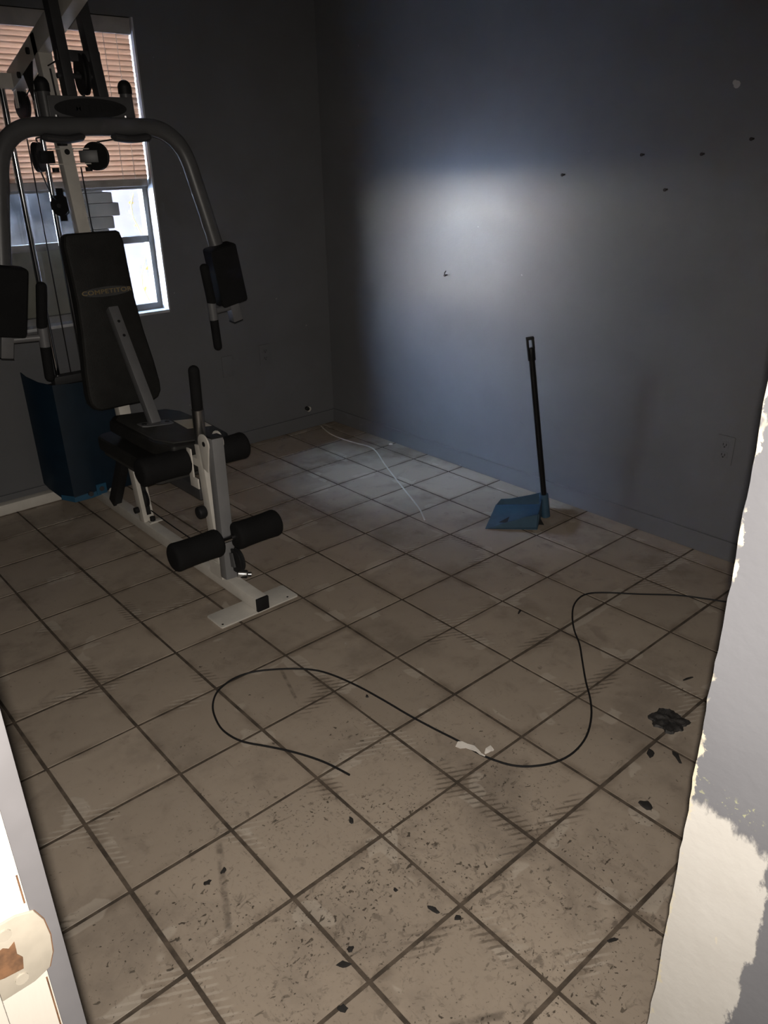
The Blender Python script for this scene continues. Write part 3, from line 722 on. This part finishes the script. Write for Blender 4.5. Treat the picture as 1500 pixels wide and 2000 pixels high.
text_part('lettering', 'COMPETITOR', 0.032, (XC, 1.9222, 1.690), (1, 0, 0), (0, 0, 1), 'rubber', ep, 1.18, 0.0012)

def pulley(c, ax, r, name='pulley', br=None):
    p = part(MB().disc(c, ax, r, 0.022, 28, True), name, 'rubber')
    a = Vector(ax).normalized()
    part(MB().cyl(Vector(c) - a * 0.018, Vector(c) + a * 0.018, 0.009, 12), 'axle', 'dark_grey', p)
    return p
pulley((XC + 0.012, 1.985, 1.800), (1, -0.12, 0), 0.066)
part(MB().cyl((XC - 0.085, 1.97, 1.792), (XC + 0.07, 1.97, 1.792), 0.009, 12), 'pulley_axle', 'dark_grey')
pulley((XC + 0.003, 2.615, 1.735), (1, 0.1, 0), 0.052)
part(MB().bar((XC - 0.018, 2.615, 1.81), (XC - 0.018, 2.615, 1.725), 0.004, 0.03, (1, 0, 0)).bar((XC + 0.022, 2.615, 1.81), (XC + 0.022, 2.615, 1.725), 0.004, 0.03), 'pulley_hanger', 'white')
al = math.radians(53)
for sx in (-1, 1):
    nrm = Vector((sx * math.sin(al), math.cos(al), 0)); c = Vector((XC + sx * 0.112, 2.215, 1.538))
    p = pulley(c, nrm, 0.052)
    for z_ in (1.565, 1.512): part(MB().bar((XC + sx * 0.02, 2.205, z_), (XC + sx * 0.075, 2.195, z_), 0.004, 0.04, (0, 0, 1)), 'pulley_arm', 'white')
    a = nrm * -0.016 + c
    part(MB().bar(a + Vector((sx * -0.05, 0.02, 0)), a + Vector((sx * 0.012, -0.01, 0)), 0.044, 0.005, (0, 0, 1)), 'pulley_bracket', 'dark_grey' if sx > 0 else 'rubber', bevel=0.001)
    part(MB().cyl((XC + sx * 0.065, 2.19, 1.50), (XC + sx * 0.065, 2.19, 1.485), 0.013, 12), 'bolt', 'rubber')
pulley((XC + 0.045, 2.50, 1.352), (0.8, 0.6, 0), 0.042, 'floating_pulley')
part(MB().bar((XC + 0.045, 2.49, 1.42), (XC + 0.045, 2.49, 1.29), 0.03, 0.006, (0.6, -0.8, 0)), 'pulley_block', 'rubber')
part(MB().box(XC - 0.045, XC - 0.018, 2.15, 2.19, 1.575, 1.615), 'rubber_stop', 'rubber', bevel=0.003)
def cable(pts, name='cable', r=0.0028, per=3): part(MB().tube(smooth_path(pts, per), r, 7), name, 'rubber')
cable([(XC, 2.63, 1.70), (XC, 2.63, 1.2), (XC, 2.63, 0.61)])
cable([(XC, 2.56, 1.76), (XC, 2.30, 1.845), (XC + 0.01, 1.985, 1.866)])
cable([(XC, 2.25, 1.735), (XC + 0.006, 2.1, 1.725), (XC + 0.01, 1.99, 1.734)])
cable([(XC + 0.06, 2.255, 1.50), (XC + 0.062, 2.25, 1.3), (XC + 0.07, 2.25, 1.0)])
cable([(XC - 0.105, 2.25, 1.50), (XC - 0.03, 2.38, 1.40), (XC + 0.02, 2.47, 1.37)])
cable([(XC + 0.20, 1.91, 1.598), (XC + 0.16, 2.07, 1.598), (XC + 0.115, 2.19, 1.588)])
cable([(XC - 0.20, 1.91, 1.598), (XC - 0.16, 2.07, 1.598), (XC - 0.115, 2.19, 1.588)])
cable([(XC + 0.07, 2.47, 1.33), (XC + 0.07, 2.45, 1.15), (XC + 0.07, 2.42, 0.75)])
cable([(XC + 0.004, 1.96, 0.118), (XC + 0.002, 1.75, 0.112), (XC + 0.004, 1.40, 0.105), (XC + 0.01, 1.27, 0.098)])

# the curl pad, turned over and left on the seat
curl = empty('curl_pad', (0.645, 1.72, 0.478), 'upturned arm-curl pad lying on the seat, its grey drilled post pointing up', 'exercise pad')
Nn = Vector((0.10, 0.0, 1)).normalized()
ax_ = Vector((0.995, 0, -0.10)).normalized(); ay_ = Vector((0, 1, 0))
oc = Vector((0.665, 1.735, 0.502))
outl = [(u, v * 0.88) for u, v in [(-0.165, -0.20), (-0.12, -0.30), (0.10, -0.31), (0.15, -0.22), (0.165, 0.0), (0.160, 0.24), (0.12, 0.31), (-0.12, 0.30), (-0.165, 0.22)]]
part(MB().prism(outl, oc, ax_, ay_, 0.050), 'cushion', 'vinyl', curl, bevel=0.014, seg=3)
bo = part(MB().prism([(u * 0.88, v * 0.90) for u, v in outl], oc + Nn * 0.049, ax_, ay_, 0.006), 'backing_board', 'board', curl, bevel=0.001)
part(MB().prism([(-0.055, -0.07), (0.050, -0.075), (0.060, 0.055), (-0.045, 0.065)], oc + Nn * 0.0555 + ax_ * 0.085 + ay_ * -0.02, ax_, ay_, 0.001), 'sticker', 'sticker', bo)
pb = Vector((0.630, 1.775, 0.556))
fl_ = part(MB().prism([(-0.068, -0.024), (-0.05, -0.034), (0.05, -0.034), (0.068, -0.024), (0.068, 0.024), (0.05, 0.034), (-0.05, 0.034), (-0.068, 0.024)], pb + Vector((0, 0, 0.0015)), ax_, ay_, 0.006), 'flange', 'mid_grey', curl, bevel=0.001)
for sx in (-0.048, 0.05): part(MB().disc(pb + ax_ * sx + Nn * 0.008, Nn, 0.010, 0.004, 12), 'bolt', 'rubber', fl_)
pt = Vector((0.630, 2.028, 0.985))
pd_ = (pt - pb).normalized()
cp = part(MB().bar(pb + pd_ * 0.004, pt, 0.042, 0.042), 'curl_post', 'mid_grey', curl, bevel=0.006)
nrm = (Vector((0, -1, 0)) - pd_ * Vector((0, -1, 0)).dot(pd_)).normalized()
for q in (0.75, 0.87): part(MB().disc(pb.lerp(pt, q) + nrm * 0.0213, nrm, 0.006, 0.001, 12), 'hole', 'rubber', cp)

# ------------------------------------------------------------------ dustpan
dp = empty('dustpan', (1.93, 0.96, 0), 'blue long-handled dustpan standing on the tiles by the right wall', 'dustpan')
A, C_, B_ = Vector((1.735, 0.985, 0)), Vector((1.965, 1.125, 0)), Vector((1.885, 0.815, 0))
D_ = B_ + (C_ - A)
Z = Vector((0, 0, 1)); mid = lambda a, b, t: a.lerp(b, t)
def sheet(mb, pts, n, t=0.0035):
    n = Vector(n).normalized(); k = len(pts)
    mb.poly([Vector(p) for p in pts] + [Vector(p) + n * t for p in pts], [tuple(range(k)), tuple(range(2 * k - 1, k - 1, -1))] + [(i, (i + 1) % k, k + (i + 1) % k, k + i) for i in range(k)])
pan = MB()
sheet(pan, [A + Z * .003, C_ + Z * .003, D_ + Z * .014, B_ + Z * .014], (0, 0, 1))
u = (B_ - A).normalized(); v = (C_ - A).normalized()
sheet(pan, [A + Z * .003, B_ + Z * .008, B_ + u * .004 + Z * .082, mid(A, B_, .75) + Z * .068, mid(A, B_, .35) + Z * .034], v)
sheet(pan, [C_ + Z * .003, D_ + Z * .008, D_ + u * .004 + Z * .085, mid(C_, D_, .70) + Z * .062, mid(C_, D_, .30) + Z * .040, mid(C_, D_, .10) + Z * .036], -v)
sheet(pan, [B_ + Z * .010, D_ + Z * .010, D_ + Z * .086, mid(B_, D_, .7) + Z * .094, mid(B_, D_, .3) + Z * .094, B_ + Z * .083], -u)
part(pan, 'pan', 'pan_blue', dp, smooth=False)
part(MB().prism([(0, 0), (0.20, -0.01), (0.16, 0.10), (0.06, 0.11)], A + u * 0.05 + v * 0.06 + Z * 0.0095, u, v, 0.0012), 'dark_sheet', 'flake', dp)  # thin dark sheet lying on the pan floor
hb = mid(B_, D_, 0.5) + Vector((0.012, -0.002, 0)); ht = Vector((1.957, 0.965, 0.818))
hb = hb + Vector((0.02, 0.0, 0))
hd = (ht - (hb + Z * .05)).normalized()
part(MB().cyl(hb + Z * .004, hb + hd * .115, 0.020, 16), 'handle_socket', 'pan_blue', dp)
hs = hb + hd * .055
hL = (ht - hs).length
part(MB().cyl(hs, hs + hd * (hL - 0.085), 0.0128, 16), 'handle', 'handle_black', dp)
gripo = hs + hd * (hL - 0.095)
gr = MB()
gr.cyl(gripo, gripo + hd * 0.052, 0.0165, 16)
sdx = Vector((0.751, -0.66, 0)); sdx = (sdx - hd * sdx.dot(hd)).normalized()
for s_ in (-1, 1): gr.bar(gripo + hd * .05 + sdx * (s_ * .0118), gripo + hd * .092 + sdx * (s_ * .0115), 0.008, 0.022, sdx)
gr.bar(gripo + hd * .088, gripo + hd * .098, 0.032, 0.022, sdx)
part(gr, 'hanging_grip', 'handle_black', dp, bevel=0.001)

# ------------------------------------------------------------------ cables on the floor
BLACK = [(0.334, 0.211), (0.317, 0.285), (0.293, 0.348), (0.264, 0.405), (0.231, 0.459), (0.195, 0.515), (0.179, 0.565), (0.177, 0.619), (0.193, 0.682), (0.215, 0.727), (0.248, 0.765), (0.284, 0.785), (0.338, 0.796), (0.404, 0.78), (0.486, 0.723), (0.544, 0.662), (0.575, 0.595), (0.598, 0.493), (0.611, 0.386), (0.62, 0.282), (0.633, 0.186), (0.646, 0.107), (0.65, 0.042), (0.66, -0.005), (0.683, -0.059), (0.721, -0.099), (0.78, -0.131), (0.847, -0.141), (0.927, -0.126), (1.009, -0.085), (1.076, -0.034), (1.14, 0.028), (1.223, 0.101), (1.294, 0.163), (1.349, 0.224), (1.417, 0.283), (1.494, 0.331), (1.574, 0.347), (1.638, 0.312), (1.732, 0.208), (1.822, 0.114), (1.87, 0.038), (1.911, -0.036), (1.95, -0.116), (2.02, -0.25)]
tag(MB().tube(smooth_path([(x, y, 0.0034) for x, y in BLACK], 4), 0.0031, 8).build('black_cable', 'rubber'), 'long black cable lying in loops across the tile floor', 'cable')
WHITE = [(2.10, 2.668), (2.084, 2.636), (2.039, 2.476), (2.045, 2.29), (2.063, 2.173), (2.039, 2.078), (1.948, 1.908), (1.878, 1.767), (1.798, 1.602), (1.725, 1.448), (1.669, 1.336), (1.606, 1.239)]
tag(MB().tube(smooth_path([(x, y, 0.0042) for x, y in WHITE], 5), 0.0036, 8).build('white_cable', 'white_cord'), 'thin white cable running out from the far corner', 'cable')
tp = MB()
def ribbon(pts, n):
    k = len(pts); vs = []
    for i, (x, y, z, wd_) in enumerate(pts):
        a = Vector(pts[min(i + 1, k - 1)][:3]) - Vector(pts[max(i - 1, 0)][:3]); s_ = Vector((-a.y, a.x, 0)).normalized()
        vs += [Vector((x, y, z)) + s_ * wd_ / 2, Vector((x, y, z)) - s_ * wd_ / 2]
    tp.poly(vs + [p - Vector((0, 0, 0.0012)) for p in vs], [(2 * i, 2 * i + 1, 2 * i + 3, 2 * i + 2) for i in range(k - 1)] + [(2 * k + 2 * i, 2 * k + 2 * i + 2, 2 * k + 2 * i + 3, 2 * k + 2 * i + 1) for i in range(k - 1)]
            + [(2 * i, 2 * i + 2, 2 * k + 2 * i + 2, 2 * k + 2 * i) for i in range(k - 1)] + [(2 * i + 1, 2 * k + 2 * i + 1, 2 * k + 2 * i + 3, 2 * i + 3) for i in range(k - 1)])
ribbon([(0.630, 0.098, .008, .022), (0.636, 0.086, .009, .030), (0.645, 0.074, .008, .018), (0.652, 0.058, .0078, .020), (0.653, 0.040, .0078, .010), (0.650, 0.026, .008, .007), (0.653, 0.012, .0075, .004)], 0)
ribbon([(0.664, 0.022, .003, .004), (0.672, 0.021, .010, .018), (0.680, 0.016, .016, .024), (0.684, 0.008, .012, .006)], 0)
tag(tp.build('torn_tape', 'tape', smooth=False), 'torn scrap of white tape stuck on the black cable', 'tape')

# ------------------------------------------------------------------ dirt, screws and small fittings
def blob(cx, cy, rx, ry, h, seed, rot=0.0, n=14, amp=0.45):
    mb = MB(); rnd = random.Random(seed); ring0, ring1 = [], []
    for k in range(n):
        a = 2 * math.pi * k / n; q = 1 + amp * rnd.uniform(-1, 1)
        x, y = math.cos(a) * rx * q, math.sin(a) * ry * q
        X_, Y_ = cx + x * math.cos(rot) - y * math.sin(rot), cy + x * math.sin(rot) + y * math.cos(rot)
        ring0.append(mb.bm.verts.new((X_, Y_, 0.0))); ring1.append(mb.bm.verts.new((cx + (X_ - cx) * .8, cy + (Y_ - cy) * .8, h * rnd.uniform(.6, 1.1))))
    top = mb.bm.verts.new((cx, cy, h))
    for k in range(n):
        mb.bm.faces.new((ring0[k], ring0[(k + 1) % n], ring1[(k + 1) % n], ring1[k])); mb.bm.faces.new((ring1[k], ring1[(k + 1) % n], top))
    mb.bm.faces.new(list(reversed(ring0)))
    return mb
rm = MB(); rings = []
for i in range(9):
    ring = []
    for k in range(48):
        a = 2 * math.pi * k / 48; d = Vector((math.cos(a), math.sin(a), 0))
        q = 1 + 0.30 * mnoise.noise(d * 1.6 + Vector((4, 2, 0))) + 0.16 * mnoise.noise(d * 6 + Vector((1, 7, 0)))
        rr = (1 - i / 9) * q; x, y = 1.163 + 0.055 * rr * d.x, -0.245 + 0.052 * rr * d.y
        z = 0.0 if i == 0 else 0.0055 + 0.006 * mnoise.noise(Vector((x * 55, y * 55, 0.5))) + 0.003 * mnoise.noise(Vector((x * 160, y * 160, 2.5)))
        ring.append(rm.bm.verts.new((x, y, max(0.0, z))))
    rings.append(ring)
top = rm.bm.verts.new((1.163, -0.245, 0.006))
for i in range(8):
    for k in range(48): rm.bm.faces.new((rings[i][k], rings[i][(k + 1) % 48], rings[i + 1][(k + 1) % 48], rings[i + 1][k]))
for k in range(48): rm.bm.faces.new((rings[8][k], rings[8][(k + 1) % 48], top))
rm.bm.faces.new(list(reversed(rings[0])))
tag(rm.build('adhesive_residue', 'tar'), 'large black crusty residue patch on the floor near the hall corner', 'residue')
FL = [(-0.124, 0.166, .009, .006, 'rounded black dirt flake beside the lower left long scuff'),
      (-0.078, 0.171, .012, .005, 'brown elongated dirt flake just above the lower left scuff'),
      (0.239, 0.089, .010, .006, 'dark flake on a tile centre just below the cable tip'),
      (0.214, -0.237, .016, .006, 'oblong black flake beside a joint crossing in the lower middle'),
      (-0.016, -0.203, .015, .008, 'ragged black flake on the joint near the bottom middle'),
      (0.018, -0.184, .009, .006, 'small brown flake above the ragged black one on the joint'),
      (1.312, 0.437, .015, .004, 'small black rod-like scrap lying alone mid floor'),
      (0.589, 0.440, .006, .005, 'tiny black crumb close under the cable arc'),
      (0.184, -0.139, .007, .006, 'black crumb in the middle of the dirtiest tile'),
      (0.237, -0.282, .008, .006, 'black crumb just below the lower middle joint crossing'),
      (1.392, -0.180, .018, .005, 'flat dark scrap just above the big residue patch'),
      (1.005, -0.282, .022, .012, 'dark smear left of two below the residue patch'),
      (1.047, -0.335, .026, .008, 'dark smear right of two below the residue patch'),
      (0.827, -0.379, .018, .012, 'blackish smear on the tile by the plaster patch'),
      (-0.073, -0.271, .011, .007, 'brown chip on a joint at the very bottom edge'),
      (0.441, -0.540, .012, .004, 'slim black sliver near the lower right joint')]
for i, (x, y, rx, ry, lb) in enumerate(FL):
    tag(blob(x, y, rx, ry, 0.003, 20 + i, 0.6 * i, 9, 0.4).build('dirt_flake', 'flake'), lb, 'flake', 'dirt flakes on the tile floor')
tag(blob(2.185, 2.12, .012, .010, 0.006, 90, 0, 8, .4).build('plaster_crumb', 'tape'), 'tiny white plaster crumb on the floor at the right wall foot', 'crumb')
SC = [(1.056, 1.433, 'black screw sticking from right wall, nearest the bright reflection'), (0.698, 1.503, 'black screw in right wall, left one of the level pair'),
      (0.458, 1.502, 'black screw in right wall, right one of the level pair'), (0.585, 1.383, 'black screw in right wall below the level pair'),
      (0.287, 1.546, 'black screw in right wall, rightmost of all'), (1.724, 0.976, 'black hook screw inside the bright wall reflection')]
for i, (y, z, lb) in enumerate(SC):
    mb = MB().cyl((XR + 0.004, y, z), (XR - 0.018, y, z - 0.001), 0.0034, 8).disc((XR - 0.017, y, z - 0.001), (1, 0, 0), 0.0058, 0.004, 12)
    if i == 5: mb.tube([(XR - 0.016, y, z), (XR - 0.02, y - 0.003, z + 0.012), (XR - 0.012, y - 0.004, z + 0.020)], 0.003, 6)
    tag(mb.build('wall_screw', 'flake'), lb, 'screw', 'screws left in the right wall')
def outlet(name, o, ax, nz_, label, cat, plate_only=False):
    o = Vector(o); ax = Vector(ax); up = Vector((0, 0, 1)); nn = ax.cross(up)
    e = empty(name, o, label, cat)
    part(MB().prism(rounded(0.036, 0.058, 0.006, 3), o - nn * 0.001, ax, up, 0.006), 'cover_plate', 'wall', e, bevel=0.0015)
    if plate_only: return e
    for dz in (0.0205, -0.0205):
        q = o + up * dz + nn * 0.005
        rc = part(MB().prism(rounded(0.016, 0.0135, 0.006, 3), q - nn * .0005, ax, up, 0.0018), 'receptacle', 'wall', e)
        for sx in (-0.0062, 0.0062):
            part(MB().prism([(-.0015, -.0045), (.0015, -.0045), (.0015, .0045), (-.0015, .0045)], q + ax * sx + up * .003 + nn * .0014, ax, up, 0.0006), 'slot', 'plug', rc)
        part(MB().prism(ellipse(.0032, .0032, 10), q - up * .0065 + nn * .0014, ax, up, 0.0006), 'slot', 'plug', rc)
    return e
outlet('wall_outlet', (XR, 0.206, 0.452), (0, -1, 0), 0, 'grey painted-over double outlet on the right wall', 'outlet')
outlet('wall_outlet', (1.755, YB, 0.50), (1, 0, 0), 0, 'grey painted-over outlet on the window wall near the corner', 'outlet')
e = outlet('blank_plate', (1.51, YB, 0.475), (1, 0, 0), 0, 'grey painted-over blank cover plate on the window wall', 'cover plate', True)
jk = empty('cable_jack', (2.025, YB, 0.123), 'small round black and white cable jack low on the window wall', 'jack')
part(MB().cyl((2.030, YB + 0.003, 0.121), (2.030, YB - 0.014, 0.121), 0.016, 16), 'collar', 'white_cord', jk, bevel=0.002)
part(MB().cyl((2.018, YB - 0.004, 0.128), (2.014, YB - 0.024, 0.128), 0.0125, 16), 'connector', 'plug', jk, bevel=0.002)
tag(MB().disc((XR - 0.0005, 0.373, 1.713), (1, 0, 0), 0.012, 0.003, 9).sphere((XR - 0.001, 0.382, 1.720), 0.008, 0.2, 1, 1, 8, 6).build('filler_dab', 'headrail'), 'pale filler dab high on the right wall', 'filler')
